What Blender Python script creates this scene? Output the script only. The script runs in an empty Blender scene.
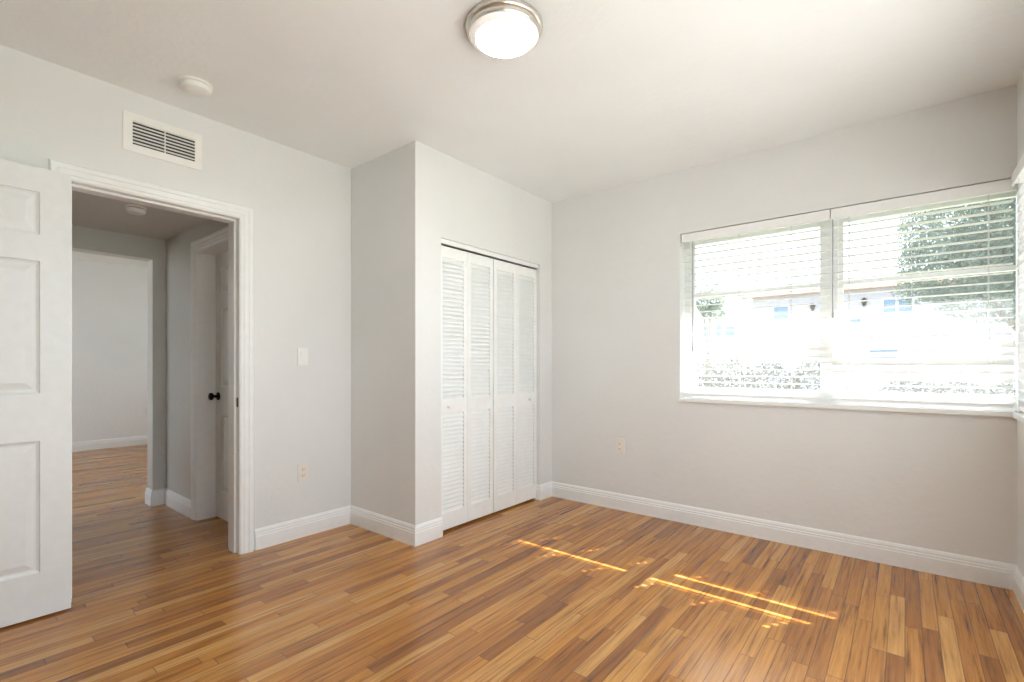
import bpy, bmesh, math, random
from mathutils import Vector, Matrix
random.seed(7)
sc = bpy.context.scene
C = sc.collection
PI = math.pi

# ------------------------------------------------------------------ camera, sky, sun, exposure
YAW, EYE = 0.6799, 1.146
cd = bpy.data.cameras.new('camera')
cam = bpy.data.objects.new('camera', cd)
C.objects.link(cam)
cam.location = (0, 0, EYE)
cam.rotation_euler = (PI / 2, 0, YAW)
cd.sensor_width = 36
cd.lens = 486.1 / 1024 * 36
cd.shift_y = 24.87 / 1024
cd.clip_start = 0.02
cd.clip_end = 300
sc.camera = cam

w = bpy.data.worlds.new('World')
sc.world = w
w.use_nodes = True
wn = w.node_tree
bg = wn.nodes['Background']
bg.inputs['Color'].default_value = (0.80, 0.905, 1.0, 1)
bg.inputs['Strength'].default_value = 2.2

AZ, EL = math.atan(0.665), math.radians(43.4)
SUN = Vector((math.sin(AZ) * math.cos(EL), math.cos(AZ) * math.cos(EL), math.sin(EL)))
sl = bpy.data.lights.new('sun', 'SUN')
sl.energy = 21.0
sl.angle = math.radians(0.35)
sl.color = (1.0, 0.965, 0.91)
so = bpy.data.objects.new('sun', sl)
C.objects.link(so)
so.location = (6, 12, 10)
so.rotation_euler = SUN.to_track_quat('Z', 'Y').to_euler()

sc.view_settings.view_transform = 'Standard'
sc.view_settings.look = 'None'
sc.view_settings.gamma = 1.0
sc.view_settings.use_curve_mapping = False
sc.view_settings.exposure = 0.72
sc.cycles.use_denoising = True
sc.cycles.max_bounces = 16
sc.cycles.diffuse_bounces = 10
sc.cycles.transparent_max_bounces = 16
sc.cycles.sample_clamp_indirect = 12
sc.cycles.caustics_reflective = False

# ------------------------------------------------------------------ room numbers (metres)
XL, XC, YR, YW, XR, H = -3.15, -2.429, 2.024, 3.558, 0.445, 2.585
YS = -1.75                        # south wall behind the camera
XH0, XH1 = -3.31, -4.79           # hall runs between these
HALLZ, HALLY = 2.19, 1.337
FARX = -8.64

# ------------------------------------------------------------------ helpers
def tag(o, label=None, cat=None, group=None, kind=None):
    if label: o['label'] = label
    if cat: o['category'] = cat
    if group: o['group'] = group
    if kind: o['kind'] = kind
    return o

def empty(name, loc=(0, 0, 0)):
    o = bpy.data.objects.new(name, None)
    o.empty_display_size = 0.1
    o.location = loc
    C.objects.link(o)
    return o

class MB:
    """collects shapes, then links them as ONE mesh object"""
    def __init__(self):
        self.bm = bmesh.new()
    def box(self, x0, x1, y0, y1, z0, z1, bevel=0):
        b = self.bm
        vs = [b.verts.new((x, y, z)) for x in (x0, x1) for y in (y0, y1) for z in (z0, z1)]
        fs = [b.faces.new([vs[i] for i in q]) for q in
              ((0, 1, 3, 2), (4, 6, 7, 5), (0, 4, 5, 1), (2, 3, 7, 6), (0, 2, 6, 4), (1, 5, 7, 3))]
        if bevel:
            es = list({e for f in fs for e in f.edges})
            bmesh.ops.bevel(b, geom=es, offset=bevel, segments=2, affect='EDGES', profile=0.6)
        return self
    def face(self, pts):
        self.bm.faces.new([self.bm.verts.new(p) for p in pts])
        return self
    def lathe(self, prof, centre=(0, 0, 0), axis='Z', n=40, cap=True):
        """prof: (radius, height) pairs turned about the axis through centre"""
        b = self.bm
        cx, cy, cz = centre
        rings = []
        for r, h in prof:
            ring = []
            for k in range(n):
                a = 2 * PI * k / n
                u, v = r * math.cos(a), r * math.sin(a)
                p = {'Z': (cx + u, cy + v, cz + h), 'X': (cx + h, cy + u, cz + v), 'Y': (cx + u, cy + h, cz + v)}[axis]
                ring.append(b.verts.new(p))
            rings.append(ring)
        for r0, r1 in zip(rings, rings[1:]):
            for k in range(n):
                b.faces.new((r0[k], r0[(k + 1) % n], r1[(k + 1) % n], r1[k]))
        if cap:
            b.faces.new(rings[0][::-1])
            b.faces.new(rings[-1])
        return self
    def tube(self, p0, p1, r, n=10):
        b = self.bm
        p0, p1 = Vector(p0), Vector(p1)
        q = (p1 - p0).to_track_quat('Z', 'Y')
        rings = [[b.verts.new(p + q @ Vector((r * math.cos(2 * PI * k / n), r * math.sin(2 * PI * k / n), 0))) for k in range(n)] for p in (p0, p1)]
        for k in range(n):
            b.faces.new((rings[0][k], rings[0][(k + 1) % n], rings[1][(k + 1) % n], rings[1][k]))
        b.faces.new(rings[0][::-1]); b.faces.new(rings[1])
        return self
    def sweep(self, path, prof, side=1):
        """prof (out, up) pairs carried along a floor path of (x, y), mitred, offset to the left (side=1)"""
        b = self.bm
        n = len(path)
        P = [Vector(p) for p in path]
        nrm = []
        for a, c in zip(P, P[1:]):
            d = (c - a).normalized()
            nrm.append(Vector((-d.y, d.x)) * side)
        sects = []
        for i in range(n):
            if i == 0: m = nrm[0]
            elif i == n - 1: m = nrm[-1]
            else:
                m = (nrm[i - 1] + nrm[i]).normalized()
                m = m / max(0.2, m.dot(nrm[i]))
            sects.append([b.verts.new((P[i].x + m.x * o, P[i].y + m.y * o, z)) for o, z in prof])
        k = len(prof)
        for s0, s1 in zip(sects, sects[1:]):
            for j in range(k):
                b.faces.new((s0[j], s0[(j + 1) % k], s1[(j + 1) % k], s1[j]))
        b.faces.new(sects[0][::-1]); b.faces.new(sects[-1])
        return self
    def casing(self, pts, prof, plane, inset):
        """mitred casing: pts (u, z) of the inner edge; prof (away from opening, proud of wall)
        plane(u, z, proud) -> xyz"""
        b = self.bm
        P = [Vector(p) for p in pts]
        dirs = [(c - a).normalized() for a, c in zip(P, P[1:])]
        nr = [Vector((-d.y, d.x)) * inset for d in dirs]
        sects = []
        for i in range(len(P)):
            if i == 0: m = nr[0]
            elif i == len(P) - 1: m = nr[-1]
            else:
                m = (nr[i - 1] + nr[i]).normalized()
                m = m / m.dot(nr[i])
            sects.append([b.verts.new(plane(P[i].x + m.x * a, P[i].y + m.y * a, q)) for a, q in prof])
        k = len(prof)
        for s0, s1 in zip(sects, sects[1:]):
            for j in range(k):
                b.faces.new((s0[j], s0[(j + 1) % k], s1[(j + 1) % k], s1[j]))
        b.faces.new(sects[0][::-1]); b.faces.new(sects[-1])
        return self
    def build(self, name, mat, parent=None, smooth=False, origin=None):
        b = self.bm
        bmesh.ops.recalc_face_normals(b, faces=b.faces)
        me = bpy.data.meshes.new(name)
        if origin is not None:
            bmesh.ops.translate(b, verts=b.verts, vec=-Vector(origin))
        b.to_mesh(me); b.free()
        me.materials.append(mat)
        o = bpy.data.objects.new(name, me)
        if origin is not None: o.location = origin
        C.objects.link(o)
        if parent is not None:
            o.parent = parent
            o.matrix_parent_inverse = Matrix.Translation(-parent.location)
        if smooth:
            for p in me.polygons: p.use_smooth = True
            try:
                me.set_sharp_from_angle(angle=math.radians(40))
            except Exception: pass
        return o

def struct(o):
    o['kind'] = 'structure'
    return o

# ------------------------------------------------------------------ materials
class NT:
    def __init__(self, name):
        self.m = bpy.data.materials.new(name)
        self.m.use_nodes = True
        self.t = self.m.node_tree
        self.b = self.t.nodes['Principled BSDF']
        self.out = self.t.nodes['Material Output']
    def n(self, typ, **kw):
        nd = self.t.nodes.new(typ)
        for k, v in kw.items(): setattr(nd, k, v)
        return nd
    def l(self, a, b):
        self.t.links.new(a, b)
    def put(self, sock, v):
        if isinstance(v, bpy.types.NodeSocket): self.l(v, sock)
        else: sock.default_value = v
    def math(self, op, a, b=0.0, c=0.0):
        nd = self.n('ShaderNodeMath', operation=op)
        self.put(nd.inputs[0], a); self.put(nd.inputs[1], b); self.put(nd.inputs[2], c)
        return nd.outputs[0]
    def mix(self, f, a, b, blend='MIX'):
        nd = self.n('ShaderNodeMix', data_type='RGBA', blend_type=blend)
        self.put(nd.inputs[0], f); self.put(nd.inputs[6], a); self.put(nd.inputs[7], b)
        return nd.outputs[2]
    def comb(self, x, y, z=0.0):
        nd = self.n('ShaderNodeCombineXYZ')
        self.put(nd.inputs[0], x); self.put(nd.inputs[1], y); self.put(nd.inputs[2], z)
        return nd.outputs[0]
    def noise(self, vec, scale, detail=2.0, rough=0.5):
        nd = self.n('ShaderNodeTexNoise')
        if vec is not None: self.l(vec, nd.inputs['Vector'])
        nd.inputs['Scale'].default_value = scale
        nd.inputs['Detail'].default_value = detail
        nd.inputs['Roughness'].default_value = rough
        return nd.outputs['Fac']
    def ramp(self, f, stops):
        nd = self.n('ShaderNodeValToRGB')
        r = nd.color_ramp
        while len(r.elements) > 1: r.elements.remove(r.elements[-1])
        r.elements[0].position = stops[0][0]
        for p, c in stops[1:]: r.elements.new(p)
        for e, (p, c) in zip(r.elements, stops): e.color = (*c, 1) if len(c) == 3 else c
        self.put(nd.inputs[0], f)
        return nd.outputs[0]
    def bump(self, h, strength, dist=0.002):
        nd = self.n('ShaderNodeBump')
        self.put(nd.inputs['Height'], h)
        nd.inputs['Strength'].default_value = strength
        nd.inputs['Distance'].default_value = dist
        self.l(nd.outputs[0], self.b.inputs['Normal'])
    def coord(self):
        return self.n('ShaderNodeTexCoord').outputs['Object']

def plain(name, col, rough=0.5, metal=0.0, var=0.02, scale=20, spec=0.5, bump=0.0):
    t = NT(name)
    f = t.noise(t.coord(), scale, 3)
    lo = tuple(max(0, c * (1 - var)) for c in col); hi = tuple(min(1, c * (1 + var)) for c in col)
    t.l(t.ramp(f, [(0.3, lo), (0.7, hi)]), t.b.inputs['Base Color'])
    t.b.inputs['Roughness'].default_value = rough
    t.b.inputs['Metallic'].default_value = metal
    t.b.inputs['Specular IOR Level'].default_value = spec
    if bump: t.bump(f, bump, 0.001)
    return t.m

def stucco(name, col, rough=0.45, b1=0.12):
    """painted plaster with a faint hand-trowelled relief"""
    t = NT(name)
    co = t.coord()
    big = t.noise(co, 1.7, 3)
    t.l(t.ramp(big, [(0.3, tuple(c * 0.975 for c in col)), (0.7, tuple(min(1, c * 1.02) for c in col))]), t.b.inputs['Base Color'])
    a = t.noise(co, 22, 4, 0.55)
    d = t.noise(co, 130, 2)
    h = t.math('ADD', t.math('MULTIPLY', t.ramp(a, [(0.42, (0, 0, 0)), (0.62, (1, 1, 1))]), 1.0), t.math('MULTIPLY', d, 0.5))
    t.bump(h, b1, 0.004)
    t.b.inputs['Roughness'].default_value = rough
    return t.m

def wood_floor():
    t = NT('oak_strip_floor')
    sep = t.n('ShaderNodeSeparateXYZ')
    co = t.coord()
    t.l(co, sep.inputs[0])
    x, y = sep.outputs[0], sep.outputs[1]
    W = 0.057
    u = t.math('DIVIDE', x, W)
    i = t.math('FLOOR', u)
    fu = t.math('FRACT', u)
    w1 = t.n('ShaderNodeTexWhiteNoise', noise_dimensions='1D'); t.l(i, w1.inputs['W'])
    L = t.math('MULTIPLY_ADD', w1.outputs['Value'], 0.5, 0.55)
    off = t.math('MULTIPLY', w1.outputs['Value'], 37.3)
    v = t.math('ADD', t.math('DIVIDE', y, L), off)
    j = t.math('FLOOR', v)
    fv = t.math('FRACT', v)
    w2 = t.n('ShaderNodeTexWhiteNoise', noise_dimensions='2D')
    t.l(t.comb(i, j), w2.inputs['Vector'])
    r = w2.outputs['Value']
    base = t.ramp(r, FLOORRAMP)
    # grain, stretched along the boards and different on each one
    gx = t.math('MULTIPLY_ADD', x, 55.0, t.math('MULTIPLY', r, 91.0))
    gv = t.comb(gx, t.math('MULTIPLY', y, 2.2), t.math('MULTIPLY', r, 40.0))
    g1 = t.noise(gv, 1.0, 5, 0.6)
    gv2 = t.comb(t.math('MULTIPLY', gx, 3.5), t.math('MULTIPLY', y, 5.0), r)
    g2 = t.noise(gv2, 1.0, 3, 0.6)
    wv = t.noise(t.comb(t.math('MULTIPLY', gx, .35), t.math('MULTIPLY', y, .8), t.math('MULTIPLY', r, 13.0)), 1.0, 2)
    ring = t.math('ABSOLUTE', t.math('SINE', t.math('MULTIPLY', wv, 60.0)))
    grain = t.ramp(g1, [(0.30, (0.34, 0.28, 0.22)), (0.46, (0.86, 0.82, 0.78)), (0.58, (1.0, 1.0, 1.0)), (0.75, (1.14, 1.15, 1.17))])
    c = t.mix(1.0, base, grain, 'MULTIPLY')
    c = t.mix(0.45, c, t.mix(1.0, c, t.ramp(g2, [(0.3, (0.62, 0.58, 0.52)), (0.62, (1.08, 1.08, 1.08))]), 'MULTIPLY'))
    c = t.mix(0.30, c, t.mix(1.0, c, t.ramp(ring, [(0.0, (0.62, 0.55, 0.48)), (0.35, (1.05, 1.05, 1.05))]), 'MULTIPLY'))
    # knots and dark scars
    kn = t.noise(t.comb(t.math('MULTIPLY', x, 14.0), t.math('MULTIPLY', y, 4.5), r), 1.0, 2)
    c = t.mix(1.0, c, t.ramp(kn, [(0.72, (1, 1, 1)), (0.84, (0.4, 0.32, 0.26))]), 'MULTIPLY')
    # seams
    ex = t.math('MULTIPLY', t.math('MINIMUM', fu, t.math('SUBTRACT', 1.0, fu)), W)
    ey = t.math('MULTIPLY', t.math('MINIMUM', fv, t.math('SUBTRACT', 1.0, fv)), L)
    e = t.math('MINIMUM', ex, ey)
    gap = t.ramp(t.math('DIVIDE', e, 0.003), [(0.15, (1, 1, 1)), (0.75, (0, 0, 0))])
    c = t.mix(t.math('MULTIPLY', gap, 0.72), c, (0.05, 0.022, 0.010, 1))
    t.l(c, t.b.inputs['Base Color'])
    rg = t.noise(t.comb(t.math('MULTIPLY', x, 9.0), t.math('MULTIPLY', y, 2.0)), 1.0, 3)
    t.l(t.math('MULTIPLY_ADD', rg, 0.14, 0.15), t.b.inputs['Roughness'])
    t.b.inputs['Specular IOR Level'].default_value = 0.75
    t.bump(t.math('ADD', t.math('MULTIPLY', gap, -1.0), t.math('MULTIPLY', g1, 0.22)), 0.35, 0.0012)
    return t.m

FLOORRAMP = [(0.0, (0.29, 0.108, 0.020)), (0.12, (0.40, 0.156, 0.029)), (0.45, (0.50, 0.210, 0.038)),
             (0.75, (0.56, 0.250, 0.050)), (0.9, (0.60, 0.290, 0.070)), (1.0, (0.64, 0.34, 0.105))]

def leaf_mat(name, a, b, trans=0.35):
    t = NT(name)
    f = t.noise(t.coord(), 3.0, 3)
    col = t.ramp(f, [(0.3, a), (0.7, b)])
    t.l(col, t.b.inputs['Base Color'])
    t.b.inputs['Roughness'].default_value = 0.5
    tr = t.n('ShaderNodeBsdfTranslucent'); t.l(col, tr.inputs[0])
    mx = t.n('ShaderNodeMixShader'); mx.inputs[0].default_value = trans
    t.l(t.b.outputs[0], mx.inputs[1]); t.l(tr.outputs[0], mx.inputs[2])
    t.l(mx.outputs[0], t.out.inputs[0])
    return t.m

def glass_mat(haze):
    """clear pane mixed with a pale veil that imitates window glare"""
    t = NT('glare_veil_glass')
    tp = t.n('ShaderNodeBsdfTransparent')
    tr = t.n('ShaderNodeBsdfTranslucent'); tr.inputs[0].default_value = (0.92, 0.95, 1, 1)
    df = t.n('ShaderNodeBsdfDiffuse'); df.inputs[0].default_value = (0.5, 0.5, 0.5, 1)
    gl = t.n('ShaderNodeBsdfGlossy'); gl.inputs['Roughness'].default_value = 0.02
    v = t.n('ShaderNodeMixShader'); v.inputs[0].default_value = 0.25
    t.l(tr.outputs[0], v.inputs[1]); t.l(df.outputs[0], v.inputs[2])
    m1 = t.n('ShaderNodeMixShader')
    t.l(t.math('MULTIPLY_ADD', t.noise(t.coord(), 3.0, 2), 0.04, haze - 0.02), m1.inputs[0])  # veil share of the mix stands in for glare
    t.l(tp.outputs[0], m1.inputs[1]); t.l(v.outputs[0], m1.inputs[2])
    m2 = t.n('ShaderNodeMixShader'); m2.inputs[0].default_value = 0.05
    t.l(m1.outputs[0], m2.inputs[1]); t.l(gl.outputs[0], m2.inputs[2])
    t.l(m2.outputs[0], t.out.inputs[0])
    return t.m

def vinyl_mat():
    t = NT('white_vinyl_slat')
    t.l(t.ramp(t.noise(t.coord(), 30, 2), [(0.3, (0.86, 0.86, 0.86)), (0.7, (0.9, 0.9, 0.895))]), t.b.inputs['Base Color'])
    t.b.inputs['Roughness'].default_value = 0.4
    tr = t.n('ShaderNodeBsdfTranslucent'); tr.inputs[0].default_value = (0.9, 0.9, 0.88, 1)
    mx = t.n('ShaderNodeMixShader'); mx.inputs[0].default_value = 0.12
    t.l(t.b.outputs[0], mx.inputs[1]); t.l(tr.outputs[0], mx.inputs[2])
    t.l(mx.outputs[0], t.out.inputs[0])
    return t.m

def glow_mat(name, col, strength):
    t = NT(name)
    t.l(t.ramp(t.noise(t.coord(), 8, 1), [(0.2, (0.9, 0.9, 0.9)), (0.8, (0.95, 0.95, 0.95))]), t.b.inputs['Base Color'])
    t.b.inputs['Emission Color'].default_value = (*col, 1)
    t.b.inputs['Emission Strength'].default_value = strength
    t.b.inputs['Roughness'].default_value = 0.4
    return t.m

M = dict(
    wall=stucco('pale_grey_wall_paint', (0.745, 0.757, 0.754)),
    farwall=stucco('cool_grey_wall_paint', (0.82, 0.84, 0.86)),
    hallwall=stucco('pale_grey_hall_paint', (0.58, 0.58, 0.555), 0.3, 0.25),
    ceil=stucco('white_ceiling_paint', (0.83, 0.86, 0.865), 0.7, 0.15),
    floor=wood_floor(),
    trim=plain('white_trim_enamel', (0.835, 0.855, 0.86), 0.3),
    door=plain('white_door_enamel', (0.765, 0.79, 0.795), 0.35),
    closet=plain('white_louver_enamel', (0.86, 0.88, 0.88), 0.35),
    vinyl=vinyl_mat(),
    rail=plain('white_vinyl_rail', (0.84, 0.845, 0.85), 0.35),
    frame=plain('white_window_enamel', (0.84, 0.85, 0.86), 0.35),
    cord=plain('pale_grey_cord', (0.62, 0.63, 0.65), 0.7),
    wand=plain('grey_clear_wand', (0.42, 0.43, 0.46), 0.25),
    glass=glass_mat(0.03),
    nickel=plain('brushed_nickel', (0.72, 0.69, 0.64), 0.28, 1.0),
    bronze=plain('dark_bronze', (0.06, 0.05, 0.045), 0.3, 1.0),
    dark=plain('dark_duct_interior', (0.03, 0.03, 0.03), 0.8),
    plastic=plain('white_plastic', (0.84, 0.84, 0.82), 0.4),
    ivory=plain('ivory_plastic', (0.80, 0.76, 0.70), 0.4),
    hole=plain('dark_slot', (0.08, 0.07, 0.06), 0.6),
    lens=glow_mat('lit_frosted_lens', (0.97, 0.98, 1.0), 40.0),
    bowl=glow_mat('frosted_lens_rim', (1.0, 0.93, 0.84), 0.12),
    track=plain('grey_metal_track', (0.35, 0.34, 0.33), 0.4, 0.8),
    extwall=stucco('white_exterior_stucco', (0.66, 0.66, 0.66), 0.8, 0.2),
    shadewall=stucco('shaded_white_stucco', (0.50, 0.50, 0.58), 0.8, 0.2),  # white facade with its cool shade put into the colour
    tile=plain('terracotta_roof_tile', (0.66, 0.43, 0.35), 0.7, 0, 0.25, 3),
    blue=plain('blue_tinted_pane', (0.16, 0.26, 0.40), 0.15),
    bark=plain('grey_bark', (0.22, 0.18, 0.14), 0.9, 0, 0.3, 12),
    lawn=plain('dry_lawn', (0.20, 0.22, 0.13), 0.95, 0, 0.3, 4),
    bounce_paving=plain('white_bounce_paving', (0.56, 0.56, 0.56), 0.8, 0, 0.06, 6),  # pale surface of the added light-bouncing paving
    asphalt=plain('pale_asphalt', (0.22, 0.22, 0.22), 0.9, 0, 0.1, 10),
    tree=leaf_mat('tree_leaf', (0.16, 0.21, 0.18), (0.28, 0.34, 0.29)),
    hedge=leaf_mat('hedge_leaf', (0.05, 0.06, 0.045), (0.13, 0.14, 0.11)),
)

# ------------------------------------------------------------------ room shell
struct(MB().box(FARX - .2, XR + .2, -2.0, YW + .2, -0.2, 0.0).build('floor', M['floor']))

DO0, DO1, DZ = 0.473, 1.275, 2.058        # rough hole of the bedroom door (lined by the jamb)
m = MB()
m.box(XH0, XL, YS - .16, DO0, 0, H).box(XH0, XL, DO1, YW, 0, H).box(XH0, XL, DO0, DO1, DZ, H)
struct(m.build('wall_west', M['wall']))

m = MB()                                   # the wall that boxes out the closet
CO0, CO1, CZ = 2.246, 3.385, 2.012
m.box(XL, XC, YR, YR + .10, 0, H).box(XC - .10, XC, YR + .10, CO0, 0, H)
m.box(XC - .10, XC, CO1, YW, 0, H).box(XC - .10, XC, CO0, CO1, CZ, H)
struct(m.build('wall_closet', M['wall']))

WX0, WX1, WZ0, WZ1 = -1.287, 0.530, 0.888, 2.116    # north window hole
m = MB()
m.box(XH0, WX0, YW, YW + .2, 0, H).box(WX1, XR + .2, YW, YW + .2, 0, H)
m.box(WX0, WX1, YW, YW + .2, 0, WZ0).box(WX0, WX1, YW, YW + .2, WZ1, H)
struct(m.build('wall_north', M['wall']))

EY0, EY1 = 2.50, 3.50                               # east window hole
m = MB()
GD0, GD1, GDZ = -0.35, 2.40, 2.28                   # unseen glazed door, added beside the camera for daylight
m.box(XR, XR + .2, YS - .16, GD0, 0, H).box(XR, XR + .2, GD1, EY0, 0, H).box(XR, XR + .2, EY1, YW, 0, H)
m.box(XR, XR + .2, GD0, GD1, GDZ, H)
m.box(XR, XR + .2, EY0, EY1, 0, WZ0).box(XR, XR + .2, EY0, EY1, WZ1, H)
struct(m.build('wall_east', M['wall']))
struct(MB().box(XL, XR, YS - .16, YS, 0, H).build('wall_south', M['wall']))
struct(MB().box(XH0 - .16, XR + .2, -2.0, YW + .2, H, H + .12).build('ceiling', M['ceil']))

# hall and the room beyond it
HO0, HO1, HOZ = 0.25, 1.245, 2.02                    # opening in the hall's end wall
m = MB()
m.box(XH1 - .14, XH1, -0.6, HO0, 0, H).box(XH1 - .14, XH1, HO1, YW, 0, H).box(XH1 - .14, XH1, HO0, HO1, HOZ, H)
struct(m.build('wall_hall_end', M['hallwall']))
HD0, HD1, HDZ = -4.085, -3.385, 1.995                # side door of the hall
m = MB()
m.box(XH1, HD0, HALLY, HALLY + .16, 0, HALLZ).box(HD1, XH0, HALLY, HALLY + .16, 0, HALLZ)
m.box(HD0, HD1, HALLY, HALLY + .16, HDZ, HALLZ)
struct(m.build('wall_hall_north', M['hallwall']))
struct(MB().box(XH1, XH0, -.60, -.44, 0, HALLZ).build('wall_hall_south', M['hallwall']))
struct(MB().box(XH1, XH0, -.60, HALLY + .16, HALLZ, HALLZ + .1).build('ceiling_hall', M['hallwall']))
struct(MB().box(FARX - .15, FARX, -2.0, YW + .2, 0, H).build('wall_far_west', M['farwall']))
m = MB()
m.box(FARX, -8.5, YW, YW + .2, 0, H).box(-5.1, XH1 - .14, YW, YW + .2, 0, H).box(-8.5, -5.1, YW, YW + .2, 0, 1.40).box(-8.5, -5.1, YW, YW + .2, 2.4, H)
struct(m.build('wall_far_north', M['farwall']))  # pierced for the added north window
m = MB()                                            # south wall of the far room, with an added wide window
m.box(FARX, -8.5, -2.0, -1.85, 0, H).box(-5.1, XH1 - .14, -2.0, -1.85, 0, H)
m.box(-8.5, -5.1, -2.0, -1.85, 0, .08).box(-8.5, -5.1, -2.0, -1.85, 2.4, H)
struct(m.build('wall_far_south', M['farwall']))
struct(MB().box(XH1 - .14, XH1, -2.0, -.6, 0, H).build('wall_far_east', M['wall']))
struct(MB().box(FARX - .15, XH1, -2.0, YW + .2, H, H + .12).build('ceiling_far_room', M['ceil']))
struct(MB().box(FARX - .6, XR + 1.75, -2.6, 4.57, H + .12, H + .30).build('roof', M['extwall']))  # unseen roof, its east overhang deepened to keep sun off the bedroom floor
struct(MB().box(FARX - .6, XR + .9, YW + .2, 4.57, H - .06, H + .118).build('trim_eave', M['extwall']))

# ------------------------------------------------------------------ baseboards and casings
BH = 0.128
BP = [(0, 0), (.017, 0), (.017, .083), (.0145, .086), (.0145, .098), (.011, .101), (.011, .112), (.007, .122), (.003, BH), (0, BH)]
def base(name, path, side=1, mat='trim'):
    return struct(MB().sweep(path, BP, side).build(name, M[mat]))
base('baseboard_west', [(XL, 1.345), (XL, YR), (XC, YR), (XC, CO0)], -1)
base('baseboard_north', [(XC - .06, CO1), (XC, CO1), (XC, YW), (XR, YW), (XR, GD1)], -1)
base('baseboard_south', [(XR, GD0), (XR, YS), (XL, YS), (XL, .40)], -1)
base('baseboard_hall', [(HD0 - .075, HALLY), (XH1, HALLY), (XH1, HO1), (XH1 - .14, HO1)], 1)
base('baseboard_far', [(FARX, -1.85), (FARX, YW)], -1)

CPROF = [(0, 0), (0, .008), (.010, .014), (.022, .014), (.026, .017), (.050, .017), (.054, .020), (.074, .020), (.080, .014), (.080, 0)]
JY0, JY1, JZ = 0.490, 1.254, 2.042                   # finished bedroom door opening
m = MB()
m.casing([(JY0, 0), (JY0, JZ), (JY1, JZ), (JY1, 0)], CPROF, lambda u, z, q: (XL + q, u, z), 1)
struct(m.build('trim_1', M['trim']))
m = MB()                                             # jamb lining with its stop
m.box(XH0 - .002, XL + .006, DO0, JY0 - .002, 0, DZ).box(XH0 - .002, XL + .006, JY1 + .002, DO1, 0, DZ).box(XH0 - .002, XL + .006, JY0 - .002, JY1 + .002, JZ + .002, DZ)
m.box(XH0 + .04, XL - .045, JY0 - .002, JY0 + .010, 0, JZ).box(XH0 + .04, XL - .045, JY1 - .010, JY1 + .002, 0, JZ).box(XH0 + .04, XL - .045, JY0 + .01, JY1 - .01, JZ - .010, JZ + .002)
jamb = struct(m.build('trim_2', M['trim']))
# strike plate let into the jamb
o = MB().box(XL - .035, XL - .012, JY1 + .0005, JY1 + .0035, .895, .952).build('strike_plate', M['bronze'], jamb)
m = MB()
m.casing([(HD0, 0), (HD0, HDZ), (HD1, HDZ), (HD1, 0)], CPROF, lambda u, z, q: (u, HALLY - q, z), 1)
m.box(HD0 - .002, HD0 + .012, HALLY - .004, HALLY + .162, 0, HDZ).box(HD1 - .012, HD1 + .002, HALLY - .004, HALLY + .162, 0, HDZ)
m.box(HD0, HD1, HALLY - .004, HALLY + .162, HDZ - .012, HDZ + .002)
struct(m.build('trim_3', M['trim']))

# ------------------------------------------------------------------ six-panel doors
def six_panel(W, HT, TH, rows):
    """leaf from x=0..W (width), y=0..TH, z=0..HT"""
    st, mu = .105, .105
    pw = (W - 2 * st - mu) / 2
    xs = [0, st, st + pw, st + pw + mu, W - st, W]
    zs = [0]
    for a, b in rows: zs += [a, b]
    zs.append(HT)
    m = MB()
    for sgn, y0 in ((1, 0.0), (-1, TH)):
        P = lambda x, z, d: (x, y0 + sgn * d, z)
        for i in range(5):
            for k in range(len(zs) - 1):
                x0, x1, z0, z1 = xs[i], xs[i + 1], zs[k], zs[k + 1]
                if i in (1, 3) and k % 2 == 1:
                    steps = [(0, 0), (.003, .007), (.013, .0125), (.02, .0125), (.048, .003), (.05, .003)]
                    for (a, da), (b, db) in zip(steps, steps[1:]):
                        A = [(x0 + a, z0 + a), (x1 - a, z0 + a), (x1 - a, z1 - a), (x0 + a, z1 - a)]
                        B = [(x0 + b, z0 + b), (x1 - b, z0 + b), (x1 - b, z1 - b), (x0 + b, z1 - b)]
                        for q in range(4):
                            r = (q + 1) % 4
                            m.face([P(*A[q], da), P(*A[r], da), P(*B[r], db), P(*B[q], db)])
                    m.face([P(x, z, steps[-1][1]) for x, z in B])
                else:
                    m.face([P(x0, z0, 0), P(x1, z0, 0), P(x1, z1, 0), P(x0, z1, 0)])
    m.face([(0, 0, 0), (0, TH, 0), (0, TH, HT), (0, 0, HT)]).face([(W, 0, 0), (W, TH, 0), (W, TH, HT), (W, 0, HT)])
    m.face([(0, 0, 0), (W, 0, 0), (W, TH, 0), (0, TH, 0)]).face([(0, 0, HT), (W, 0, HT), (W, TH, HT), (0, TH, HT)])
    bmesh.ops.remove_doubles(m.bm, verts=m.bm.verts, dist=1e-5)
    return m
ROWS = [(.20, .797), (1.012, 1.612), (1.732, 1.925)]

def knob_mb(c, axis, s):
    """round knob with rosette; s = direction along the axis"""
    return MB().lathe([(.030, 0), (.031, .004 * s), (.027, .009 * s), (.011, .012 * s), (.010, .030 * s), (.017, .036 * s), (.026, .044 * s), (.028, .052 * s), (.025, .060 * s), (.015, .066 * s), (.003, .068 * s)], c, axis, 28)

# bedroom door, swung right back against the west wall
m = six_panel(.762, 2.035, .035, ROWS)
M4 = Matrix.Translation((-3.085, .474, .009)) @ Matrix.Rotation(-PI / 2, 4, 'Z')
bmesh.ops.transform(m.bm, matrix=M4, verts=m.bm.verts)
d1 = tag(struct(m.build('door_1', M['door'])), 'white six-panel bedroom door swung open flat against the wall beside the doorway', 'door')
knob_mb((-3.085, -.21, .92), 'X', 1).build('door_knob', M['bronze'], d1, True)
for z in (.22, 1.02, 1.84):
    MB().tube((-3.128, .4805, z - .045), (-3.128, .4805, z + .045), .006).build('hinge', M['nickel'], d1)
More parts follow.
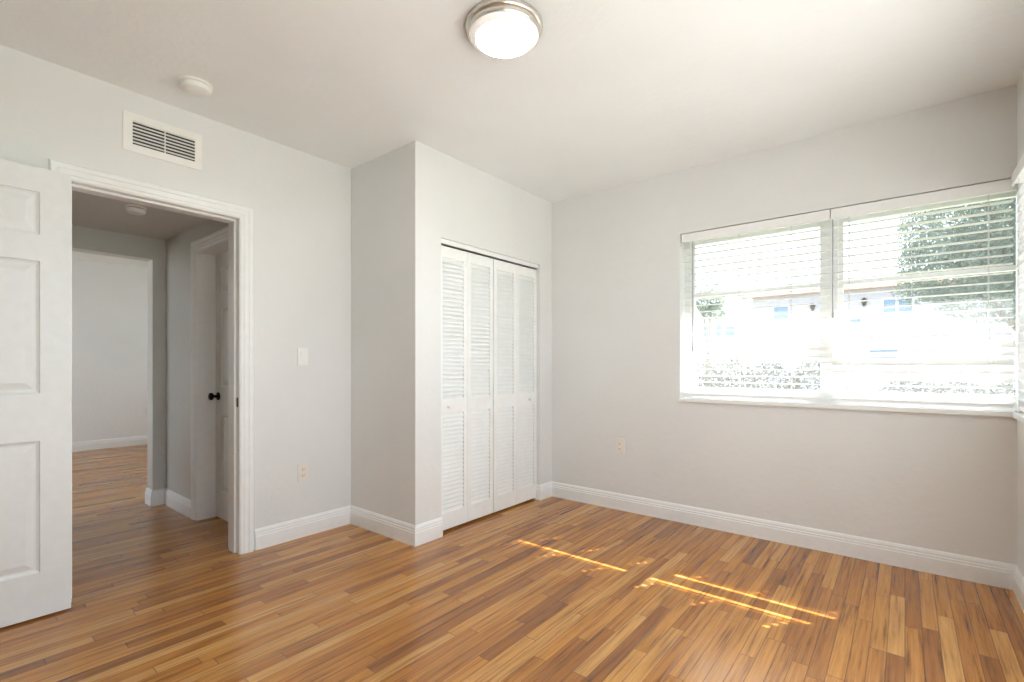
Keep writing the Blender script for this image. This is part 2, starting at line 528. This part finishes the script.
# hall side door, closed
m = six_panel(HD1 - HD0 - .03, 1.972, .035, [(a * .97, b * .97) for a, b in ROWS])
bmesh.ops.translate(m.bm, verts=m.bm.verts, vec=(HD0 + .014, HALLY + .118, .008))
d2 = tag(struct(m.build('door_2', M['door'])), 'closed white six-panel door in the side wall of the hall, dark round knob', 'door')
knob_mb((HD0 + .072, HALLY + .118, .918), 'Y', -1).build('door_knob', M['bronze'], d2, True)

# ------------------------------------------------------------------ louvered bifold closet doors
LX = XC - .032                            # front face of the leaves
def louver_leaf(y0, y1, z0, z1):
    TH = .028
    m = MB()
    st = .036
    xa, xb = LX - TH, LX
    m.box(xa, xb, y0, y0 + st, z0, z1).box(xa, xb, y1 - st, y1, z0, z1)
    a, b, top = z0 + .115, z0 + .80, z1 - .075
    m.box(xa, xb, y0 + st, y1 - st, z0, a).box(xa, xb, y0 + st, y1 - st, b, b + .095).box(xa, xb, y0 + st, y1 - st, top, z1)
    for lo, hi in ((a, b), (b + .095, top)):
        n = round((hi - lo) / .030)
        p = (hi - lo) / n
        for k in range(n):
            zc = lo + (k + .5) * p
            # sloped slat: outer edge low, inner edge high
            t, d = .003, .0155
            q = [(xb - .003, zc - d - t), (xb - .003, zc - d + t), (xb - .018, zc + d + t), (xb - .018, zc + d - t)]
            v0 = [m.bm.verts.new((x, y0 + st - .001, z)) for x, z in q]
            v1 = [m.bm.verts.new((x, y1 - st + .001, z)) for x, z in q]
            for j in range(4):
                m.bm.faces.new((v0[j], v0[(j + 1) % 4], v1[(j + 1) % 4], v1[j]))
            m.bm.faces.new(v0[::-1]); m.bm.faces.new(v1)
    return m
LZ0, LZ1 = .018, 1.968
span = (CO1 - CO0 - .016) / 4
for pair, lab in ((0, 'left white louvered bifold closet door, next to the projecting wall corner'),
                  (1, 'right white louvered bifold closet door, nearest the window wall')):
    y = CO0 + .004 + pair * (2 * span + .008)
    bf = tag(empty('bifold_door', (LX - .014, y + span, LZ0)), lab, 'closet door', 'louvered bifold closet doors')
    for k in range(2):
        lf = louver_leaf(y + k * span + .001, y + (k + 1) * span - .001, LZ0, LZ1).build('leaf', M['closet'], bf)
        if k == pair:
            kc = y + (.088 if pair == 0 else 2 * span - .11)
            MB().lathe([(.007, 0), (.007, .008), (.012, .013), (.014, .018), (.012, .023), (.004, .026)], (LX - .001, kc, .865), 'X', 18).build('knob', M['plastic'], lf, True)
    MB().tube((LX - .014, y + .02 + (pair * (2 * span - .04)), LZ1), (LX - .014, y + .02 + (pair * (2 * span - .04)), LZ1 + .012), .005).build('pivot_pin', M['track'], bf)
    MB().tube((LX - .014, y + .02 + (pair * (2 * span - .04)), 0), (LX - .014, y + .02 + (pair * (2 * span - .04)), LZ0), .005).build('floor_pivot', M['track'], bf)
tr = MB().box(LX - .030, LX + .002, CO0, CO1, LZ1 + .012, CZ).build('trim_closet_track', M['track'])
struct(tr)
struct(MB().box(LX + .002, LX + .016, CO0, CO1, LZ1 + .014, CZ).build('trim_closet_head', M['trim']))

# ------------------------------------------------------------------ windows
def bx(m, along, a0, a1, o0, o1, z0, z1):
    if along == 'X': m.box(a0, a1, YW + o0, YW + o1, z0, z1)
    else: m.box(XR + o0, XR + o1, a0, a1, z0, z1)
    return m

def make_window(n, along, a0, a1, mids, label):
    F0, F1 = .095, .15
    m = MB()
    z0, z1 = WZ0 + .022, WZ1
    bx(m, along, a0, a0 + .045, F0, F1, z0, z1); bx(m, along, a1 - .045, a1, F0, F1, z0, z1)
    bx(m, along, a0 + .045, a1 - .045, F0, F1, z0, z0 + .05); bx(m, along, a0 + .045, a1 - .045, F0, F1, z1 - .045, z1)
    for c in mids:
        bx(m, along, c - .036, c + .036, F0 - .01, F1, z0 + .05, z1 - .045)
    fr = struct(m.build('window_%d' % n, M['frame']))
    fr['label'] = label
    edges = [a0 + .045] + [e for c in mids for e in (c - .036, c + .036)] + [a1 - .045]
    for k in range(0, len(edges), 2):
        e0, e1 = edges[k], edges[k + 1]
        s = MB()
        bx(s, along, e0, e0 + .026, .105, .14, z0 + .05, z1 - .045); bx(s, along, e1 - .026, e1, .105, .14, z0 + .05, z1 - .045)
        for zr in (1.665, 1.255):
            bx(s, along, e0 + .026, e1 - .026, .10, .145, zr - .013, zr + .013)
        bx(s, along, e0 + .026, e1 - .026, .105, .14, z0 + .05, z0 + .078); bx(s, along, e0 + .026, e1 - .026, .105, .14, z1 - .073, z1 - .045)
        sash = s.build('window_sash', M['frame'], fr)
        p = MB()
        bx(p, along, e0 + .02, e1 - .02, .121, .124, z0 + .06, z1 - .06)
        p.build('window_pane', M['glass'], sash)
    s = MB()
    if along == 'X':
        s.box(a0 - .004, XR - .002, YW - .022, YW + .16, WZ0 - .004, WZ0 + .022, .003)
    else:
        s.box(XR - .022, XR + .16, a0, a1 - .0, WZ0 - .004, WZ0 + .022, .003)
    s.build('window_sill', M['trim'], fr)
    return fr
make_window(1, 'X', WX0, WX1, (-.362,), 'wide white framed double window in the wall facing the camera, behind two blinds')
make_window(2, 'Y', EY0, EY1, (), 'white framed window in the right wall, just showing at the edge')
# unseen glazed patio door added in the right wall to brighten the room
m = MB()
GM = (GD0 + GD1) / 2
for a0, a1 in ((GD0, GD0 + .05), (GM - .03, GM + .03), (GD1 - .05, GD1)): m.box(XR + .06, XR + .13, a0, a1, 0, GDZ)
for z0, z1 in ((0, .06), (GDZ - .05, GDZ)): m.box(XR + .06, XR + .13, GD0 + .05, GM - .03, z0, z1).box(XR + .06, XR + .13, GM + .03, GD1 - .05, z0, z1)
f4 = struct(m.build('window_4', M['frame']))
MB().box(XR + .094, XR + .098, GD0 + .04, GD1 - .04, .05, GDZ - .04).build('window_pane', M['glass'], f4)
# unseen far-room windows, added to brighten the interior
m = MB()
for a0, a1 in ((-8.5, -8.44), (-6.83, -6.77), (-5.16, -5.1)): m.box(a0, a1, -1.97, -1.90, .08, 2.4)
m.box(-8.44, -6.83, -1.97, -1.90, .08, .14).box(-6.77, -5.16, -1.97, -1.90, .08, .14).box(-8.44, -6.83, -1.97, -1.90, 2.34, 2.4).box(-6.77, -5.16, -1.97, -1.90, 2.34, 2.4)
f3 = struct(m.build('window_3', M['frame']))
m = MB()
for a0, a1 in ((-8.5, -8.44), (-6.83, -6.77), (-5.16, -5.1)): m.box(a0, a1, YW + .08, YW + .15, 1.40, 2.4)
for z0, z1 in ((1.40, 1.46), (2.34, 2.4)): m.box(-8.44, -6.83, YW + .08, YW + .15, z0, z1).box(-6.77, -5.16, YW + .08, YW + .15, z0, z1)
f5 = struct(m.build('window_5', M['frame']))
MB().box(-8.46, -5.14, YW + .11, YW + .114, 1.44, 2.36).build('window_pane', M['glass'], f5)
MB().box(-8.46, -5.14, -1.94, -1.936, .12, 2.36).build('window_pane', M['glass'], f3)

# ------------------------------------------------------------------ blinds
PITCH = .0465
def make_blind(along, a0, a1, cen, ladders, tilts, label, wand_at, wand_len, base_tilt=0.0, zb=.928, ztop=2.108):
    """cen = position of the slat centre line across the wall; tilts {slat index from bottom: degrees, inner edge down}"""
    mid = (a0 + a1) / 2
    loc = (mid, cen, zb) if along == 'X' else (cen, mid, zb)
    root = tag(empty('window_blind', loc), label, 'blind', 'horizontal slat window blinds')
    S = 1 if along == 'X' else 1
    def P(a, o, z):                       # a along wall, o outward
        return (a, cen + o, z) if along == 'X' else (cen + o, a, z)
    def box(m, a_0, a_1, o0, o1, z0, z1, bev=0):
        p, q = P(a_0, o0, z0), P(a_1, o1, z1)
        m.box(p[0], q[0], p[1], q[1], p[2], q[2], bev)
    hr = MB()
    box(hr, a0, a1, -.030, .028, ztop - .048, ztop, .003)
    box(hr, a0 - .001, a1 + .001, -.040, -.031, ztop - .058, ztop + .002, .002)     # valance
    hro = hr.build('headrail', M['rail'], root)
    n = int((ztop - .06 - (zb + .03)) / PITCH)
    sm = MB()
    HW, TH = .025, .0014
    for k in range(n):
        z = zb + .052 + k * PITCH
        tdeg = tilts.get(k, base_tilt) + random.uniform(-1.2, 1.2)
        t = math.radians(tdeg)
        def sec(a_0, a_1, o0, o1):
            # tiny piece of slat between o0..o1 across, tilted about its centre line, softly crowned
            pts = []
            for a in (a_0, a_1):
                for o in (o0, o1):
                    crown = .0022 * (1 - (o / HW) ** 2)
                    for s in (-TH, TH):
                        oo = o * math.cos(t) - (crown + s) * math.sin(t)
                        zz = z + o * math.sin(t) + (crown + s) * math.cos(t)
                        pts.append(sm.bm.verts.new(P(a, oo, zz)))
            for q in ((0, 1, 3, 2), (4, 6, 7, 5), (0, 4, 5, 1), (2, 3, 7, 6), (0, 2, 6, 4), (1, 5, 7, 3)):
                sm.bm.faces.new([pts[i] for i in q])
        cuts = [a0 + .004]
        for c in ladders: cuts += [c - .013, c + .013]
        cuts.append(a1 - .004)
        for i in range(0, len(cuts), 2):
            sec(cuts[i], cuts[i + 1], -HW, 0); sec(cuts[i], cuts[i + 1], 0, HW)
        for c in ladders:
            sec(c - .013, c + .013, -HW, -.007); sec(c - .013, c + .013, .007, HW)
    sm.build('slats', M['vinyl'], root)
    br = MB()
    box(br, a0 + .002, a1 - .002, -.026, .026, zb, zb + .022, .004)
    br.build('bottom_rail', M['rail'], root)
    for c in ladders:
        lm = MB()
        for o in (-.0275, .0275):
            lm.tube(P(c, o, zb + .01), P(c, o, ztop - .05), .0009, 6)
        lm.tube(P(c, 0, zb + .02), P(c, 0, ztop - .05), .0011, 6)
        lm.build('ladder_cord', M['cord'], root)
    wm = MB()
    wm.tube(P(wand_at, -.036, ztop - .062), P(wand_at, -.038, ztop - .062 - wand_len), .0042, 8)
    wm.lathe([(.0042, 0), (.0062, -.008), (.0062, -.03), (.003, -.036)], P(wand_at, -.038, ztop - .062 - wand_len), 'Z', 8)
    wm.build('tilt_wand', M['wand'], root)
    return root
BY = YW + .042
make_blind('X', WX0 + .011, -.361, BY, (-1.205, -.89, -.575), {5: 33, 6: 33}, 'left white slat blind on the wide window, beside its left wall edge', -1.195, .76)
make_blind('X', -.354, .442, BY, (-.265, .03, .345), {2: 32, 3: 32, 4: 32, 5: 32, 6: 32}, 'right white slat blind on the wide window, in front of the tree', -.345, .57)
make_blind('Y', EY0 + .008, EY1 - .008, XR + .012, (2.62, 3.0, 3.38), {}, 'white slat blind on the right wall window, cut by the photo edge', 2.56, .5)

# ------------------------------------------------------------------ ceiling light
LC = (-1.318, 1.578, H)
cl = tag(empty('ceiling_light', LC), 'round flush ceiling light with brushed nickel ring and lit white lens', 'ceiling light')
MB().lathe([(.160, 0), (.163, -.004), (.163, -.018), (.158, -.024), (.151, -.026), (.150, -.030), (.154, -.034), (.154, -.041), (.150, -.046), (.145, -.046), (.145, -.02)], LC, 'Z', 72, False).build('ring', M['nickel'], cl, True)
MB().lathe([(.1465, -.044), (.143, -.050), (.134, -.056), (.121, -.060)], LC, 'Z', 64, False).build('lens_rim', M['bowl'], cl, True)
MB().lathe([(.121, -.060), (.09, -.065), (.05, -.068), (.002, -.069)], LC, 'Z', 64, False).build('lens', M['lens'], cl, True)

# ------------------------------------------------------------------ smoke detectors
def detector(c, r, label, mat):
    root = tag(empty('smoke_detector', c), label, 'smoke detector', 'smoke detectors')
    k = r / .07
    MB().lathe([(.070 * k, 0), (.070 * k, -.010), (.066 * k, -.013)], c, 'Z', 40).build('base_plate', mat, root, True)
    MB().lathe([(.060 * k, -.012), (.060 * k, -.017)], c, 'Z', 40).build('vent_gap', M['hole'], root, True)
    b = MB().lathe([(.0655 * k, -.016), (.066 * k, -.020), (.062 * k, -.036), (.052 * k, -.043), (.02 * k, -.046), (.002, -.046)], c, 'Z', 40).build('cover', mat, root, True)
    MB().lathe([(.010 * k, -.044), (.0095 * k, -.0485), (.002, -.049)], (c[0] - .018 * k, c[1] - .025 * k, c[2]), 'Z', 20).build('test_button', M['rail'], b, True)
    return root
detector((-2.815, .915, H), .073, 'white round smoke detector on the ceiling above the vent', M['plastic'])
detector((-3.93, .93, HALLZ), .058, 'small round smoke detector on the hall ceiling, seen through the doorway', M['plastic'])

# ------------------------------------------------------------------ air vent
VY0, VY1, VZ0, VZ1 = .690, 1.052, 2.268, 2.470
av = tag(empty('air_vent', (XL, (VY0 + VY1) / 2, VZ0)), 'white rectangular air vent grille high on the wall above the doorway', 'vent')
m = MB()
g0, g1, h0, h1 = VY0 + .040, VY1 - .034, VZ0 + .040, VZ1 - .036
m.box(XL, XL + .008, VY0, g0, VZ0, VZ1).box(XL, XL + .008, g1, VY1, VZ0, VZ1).box(XL, XL + .008, g0, g1, VZ0, h0).box(XL, XL + .008, g0, g1, h1, VZ1)
m.build('vent_frame', M['plastic'], av)
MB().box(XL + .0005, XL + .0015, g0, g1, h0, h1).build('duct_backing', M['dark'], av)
m = MB()
for k in range(7):
    z = h0 + (k + .62) * (h1 - h0) / 7
    q = [(XL + .008, z - .004), (XL + .008, z - .0015), (XL + .002, z + .007), (XL + .002, z + .0045)]
    v0 = [m.bm.verts.new((x, g0, zz)) for x, zz in q]; v1 = [m.bm.verts.new((x, g1, zz)) for x, zz in q]
    for j in range(4): m.bm.faces.new((v0[j], v0[(j + 1) % 4], v1[(j + 1) % 4], v1[j]))
m.box(XL + .002, XL + .0085, (g0 + g1) / 2 - .002, (g0 + g1) / 2 + .002, h0, h1)
m.build('louvers', M['plastic'], av)
for yy in (VY0 + .014, VY1 - .014):
    MB().lathe([(.004, .008), (.004, .0092), (.001, .0097)], (XL, yy, (VZ0 + VZ1) / 2 + .01), 'X', 12).build('screw', M['rail'], av)

# ------------------------------------------------------------------ switch and outlets
def outlet(name, pos, axis, label, mat, kind, cat):
    """axis: 'X' on the west wall facing +X, 'Y' on the north wall facing -Y"""
    root = tag(empty(name, pos), label, cat, 'wall outlets' if kind == 'outlet' else None)
    def P(u, z, q): return (pos[0] + q, pos[1] + u, pos[2] + z) if axis == 'X' else (pos[0] + u, pos[1] - q, pos[2] + z)
    def box(m, u0, u1, z0, z1, q0, q1, bev=0):
        a, b = P(u0, z0, q0), P(u1, z1, q1)
        m.box(min(a[0], b[0]), max(a[0], b[0]), min(a[1], b[1]), max(a[1], b[1]), a[2], b[2], bev)
    m = MB(); box(m, -.037, .037, -.059, .059, 0, .006, .002); m.build('cover_plate', mat, root)
    if kind == 'outlet':
        for zc in (.021, -.021):
            m = MB(); box(m, -.017, .017, zc - .014, zc + .014, .0055, .0085, .002); r = m.build('receptacle', mat, root)
            m = MB(); box(m, -.008, -.0055, zc - .004, zc + .006, .0083, .009); box(m, .0055, .008, zc - .003, zc + .006, .0083, .009)
            box(m, -.002, .002, zc - .011, zc - .007, .0083, .009); m.build('slots', M['hole'], r)
    else:
        m = MB(); box(m, -.0175, .0175, -.034, .034, .0055, .0075); m.build('switch_frame', M['rail'], root)
        m = MB()
        for q in ([(-.0155, -.031, .0075), (.0155, -.031, .0075), (.0155, 0, .0085), (-.0155, 0, .0085)], [(-.0155, 0, .0085), (.0155, 0, .0085), (.0155, .031, .0125), (-.0155, .031, .0125)],
                  [(-.0155, .031, .0075), (.0155, .031, .0075), (.0155, .031, .0125), (-.0155, .031, .0125)]):
            m.face([P(u, z, d) for u, z, d in q])
        m.face([P(-.0155, 0, .0085), P(-.0155, .031, .0125), P(-.0155, .031, .0075)]); m.face([P(.0155, 0, .0085), P(.0155, .031, .0125), P(.0155, .031, .0075)])
        m.build('rocker', mat, root)
    for zc in ((0,) if kind == 'outlet' else (.048, -.048)):
        c = P(0, zc, .006)
        s = 1 if axis == 'X' else -1
        MB().lathe([(.003, 0), (.003, .0008 * s), (.001, .0012 * s)], c, axis, 10).build('screw', M['rail'], root)
    return root
outlet('light_switch', (XL, 1.655, 1.208), 'X', 'white rocker light switch on the wall right of the doorway', M['plastic'], 'switch', 'switch')
outlet('wall_outlet', (XL, 1.657, .432), 'X', 'pale wall outlet low on the wall right of the doorway, below the light switch', M['ivory'], 'outlet', 'outlet')
outlet('wall_outlet', (-1.768, YW, .507), 'Y', 'ivory wall outlet below and left of the window, between closet and window', M['ivory'], 'outlet', 'outlet')
outlet('wall_outlet', (FARX, 2.175, .485), 'X', 'white wall outlet on the distant wall of the room beyond the hall', M['plastic'], 'outlet', 'outlet')

# ------------------------------------------------------------------ outside
G = -0.45
struct(MB().box(-60, 60, -40, 90, G - .2, G).build('ground_lawn', M['lawn']))
struct(MB().box(XR + .2, 9, -8, 3.4, G, G + .1).build('ground_bounce_patio', M['bounce_paving']))  # unseen pale paving added to bounce sunlight up into the bedroom
struct(MB().box(-16, XR + .2, -16, -2.2, G, G + .1).build('ground_bounce_yard', M['bounce_paving']))  # more unseen paving, added to throw light into the far room
struct(MB().box(-60, 60, 10.5, 17.5, G, G + .01).build('ground_street', M['asphalt']))

def foliage(name, boxes, n, size, mat, parent=None):
    """boxes: (centre, radii) ellipsoids filled with small leaf blades"""
    vs, fs = [], []
    wts = [r[0] * r[1] * r[2] for c, r in boxes]
    for _ in range(n):
        c, r = random.choices(boxes, wts)[0]
        while True:
            p = Vector((random.uniform(-1, 1), random.uniform(-1, 1), random.uniform(-1, 1)))
            if p.length <= 1: break
        if p.length > 1e-3: p *= (p.length ** -.35)
        ctr = Vector((c[0] + p.x * r[0], c[1] + p.y * r[1], c[2] + p.z * r[2]))
        q = Matrix.Rotation(random.uniform(0, 6.28), 3, 'Z') @ Matrix.Rotation(random.uniform(-1.2, 1.2), 3, 'X') @ Matrix.Rotation(random.uniform(0, 6.28), 3, 'Y')
        s = size * random.uniform(.6, 1.3)
        k = len(vs)
        for a, b, cc in ((-1, 0, 0), (0, -.38, .12), (1, 0, 0), (0, .38, .12)):
            vs.append(ctr + q @ Vector((a * s, b * s, cc * s)))
        fs.append((k, k + 1, k + 2)); fs.append((k, k + 2, k + 3))
    me = bpy.data.meshes.new(name)
    me.from_pydata(vs, [], fs)
    me.materials.append(mat)
    o = bpy.data.objects.new(name, me)
    C.objects.link(o)
    if parent is not None:
        o.parent = parent
        o.matrix_parent_inverse = Matrix.Translation(-parent.location)
    return o

def tree(base_pt, crown, n, size, label, limbs):
    root = tag(empty('tree', base_pt), label, 'tree')
    m = MB()
    b = Vector(base_pt)
    fork = b + Vector((.05, 0, 2.0))
    m.lathe([(.24, 0), (.17, .25), (.14, 1.0), (.13, 2.05)], base_pt, 'Z', 14)
    for tip in limbs:
        m.tube(fork - Vector((0, 0, .1)), tip, .05, 8)
    m.build('trunk', M['bark'], root, True)
    foliage('crown', crown, n, size, M['tree'], root)
    return root
tree((1.85, 13, G), [((1.3, 13, 3.9), (1.45, 1.3, 1.15)), ((.75, 12.8, 3.1), (.95, .9, .75)), ((2.2, 13, 3.4), (1.5, 1.3, 1.4)), ((1.6, 13.2, 4.9), (1.3, 1.2, .9)), ((.2, 12.9, 2.75), (.45, .5, .4)), ((1.4, 12.7, 2.4), (1.0, .8, .45))],
     46000, .045, 'leafy green tree seen through the right half of the window', [(1.2, 13, 4.4), (2.4, 13, 4.6), (.6, 12.9, 3.3), (1.7, 13.3, 5.2)])
tree((-9.5, 31, G), [((-9.5, 31, 5.2), (1.0, .9, .7)), ((-9.2, 31, 4.5), (.8, .8, .5))], 1500, .12, 'small distant green tree at the left edge of the window view', [(-9.3, 31, 5.4), (-9.8, 31, 5.0)])
# clipped hedge and the looser shrubs along it
hb = [((-6 + .55 * k, 8.2 + random.uniform(-.1, .1), .45), (.5, .45, .80 + random.uniform(-.05, .05))) for k in range(10)]
hd = foliage('hedge', hb, 26000, .034, M['hedge'])
tag(hd, 'grey-green hedge outside, low in the left half of the window', 'hedge')
hb = [((.05 + .5 * k, 8.0 + random.uniform(-.15, .15), .38), (.45, .42, .66 + random.uniform(-.08, .08))) for k in range(8)]
hd = foliage('hedge', hb, 17000, .034, M['hedge'])
tag(hd, 'pale green hedge outside, low in the right half of the window', 'hedge')

# neighbour's house across the street
HY = 22.0
hs = tag(empty('house', (0, HY, G)), 'white house with terracotta tiled eave and small blue windows across the street', 'house')
MB().box(-4.95, 9, HY, HY + 7, G, 4.0).build('house_wall', M['shadewall'], hs)
m = MB()
nx = 15 * 8
for i in range(nx):
    x0, x1 = -5.3 + i * .125, -5.3 + (i + 1) * .125
    f = lambda x: .05 * abs(math.sin((x + 5.3) / .25 * PI))
    m.face([(x0, HY - .45, 3.98 + f(x0)), (x1, HY - .45, 3.98 + f(x1)), (x1, HY + 3.5, 4.78 + f(x1)), (x0, HY + 3.5, 4.78 + f(x0))])
    m.face([(x0, HY - .45, 3.94), (x1, HY - .45, 3.94), (x1, HY - .45, 3.98 + f(x1)), (x0, HY - .45, 3.98 + f(x0))])
m.face([(-5.3, HY - .45, 3.94), (9.7, HY - .45, 3.94), (9.7, HY, 3.94), (-5.3, HY, 3.94)])
m.face([(-5.3, HY + 3.5, 4.78), (9.7, HY + 3.5, 4.78), (9.7, HY + 7.4, 3.98), (-5.3, HY + 7.4, 3.98)])
bmesh.ops.remove_doubles(m.bm, verts=m.bm.verts, dist=1e-4)
m.build('tile_roof', M['tile'], hs)
for x0, x1, z0, z1 in ((-4.13, -3.62, 3.03, 3.52), (-.60, -.26, 3.06, 3.54), (-.18, .2, 3.06, 3.54), (-1.63, -1.28, 2.70, 2.88), (-1.0, -.2, 1.42, 1.78)):
    m = MB()
    for a, b, c, d in ((x0 - .05, x0, z0 - .05, z1 + .05), (x1, x1 + .05, z0 - .05, z1 + .05), (x0, x1, z1, z1 + .05), (x0, x1, z0 - .05, z0)):
        m.box(a, b, HY - .04, HY + .02, c, d)
    wf = m.build('house_window', M['frame'], hs)
    MB().box(x0, x1, HY - .012, HY - .002, z0, z1).build('pane', M['blue'], wf)
for x, z in ((-2.78, 3.42), (-1.16, 3.48)):
    MB().lathe([(.02, .16), (.09, .10), (.06, -.10), (.03, -.16)], (x, HY - .09, z), 'Z', 10).build('wall_lantern', M['bronze'], hs)
m = MB()
for k in range(21):
    m.box(-1.6 + .25 * k, -1.56 + .25 * k, HY - .12, HY - .04, 1.95, 2.75)
for k in range(4):
    m.box(-1.6, 3.44, HY - .125, HY - .045, 1.95 + .253 * k, 1.99 + .253 * k)
m.build('block_screen', M['extwall'], hs)
# farther house on the left
h2 = tag(empty('house', (-12, 40, G)), 'distant pale house with small blue windows at the left of the window view', 'house')
MB().box(-18, -8.6, 40, 47, G, 5.0).build('house_wall', M['extwall'], h2)
MB().box(-18.3, -8.3, 39.7, 47.3, 5.0, 5.25).build('flat_roof', M['extwall'], h2)
for x0, x1, z0, z1 in ((-12.6, -12.2, 3.3, 4.4), (-11.6, -11.2, 3.5, 4.5), (-10.9, -10.2, 3.5, 4.2)):
    m = MB()
    for a, b, c, d in ((x0 - .06, x0, z0 - .06, z1 + .06), (x1, x1 + .06, z0 - .06, z1 + .06), (x0, x1, z1, z1 + .06), (x0, x1, z0 - .06, z0)):
        m.box(a, b, 39.95, 40.02, c, d)
    wf = m.build('house_window', M['frame'], h2)
    MB().box(x0, x1, 39.98, 39.995, z0, z1).build('pane', M['blue'], wf)
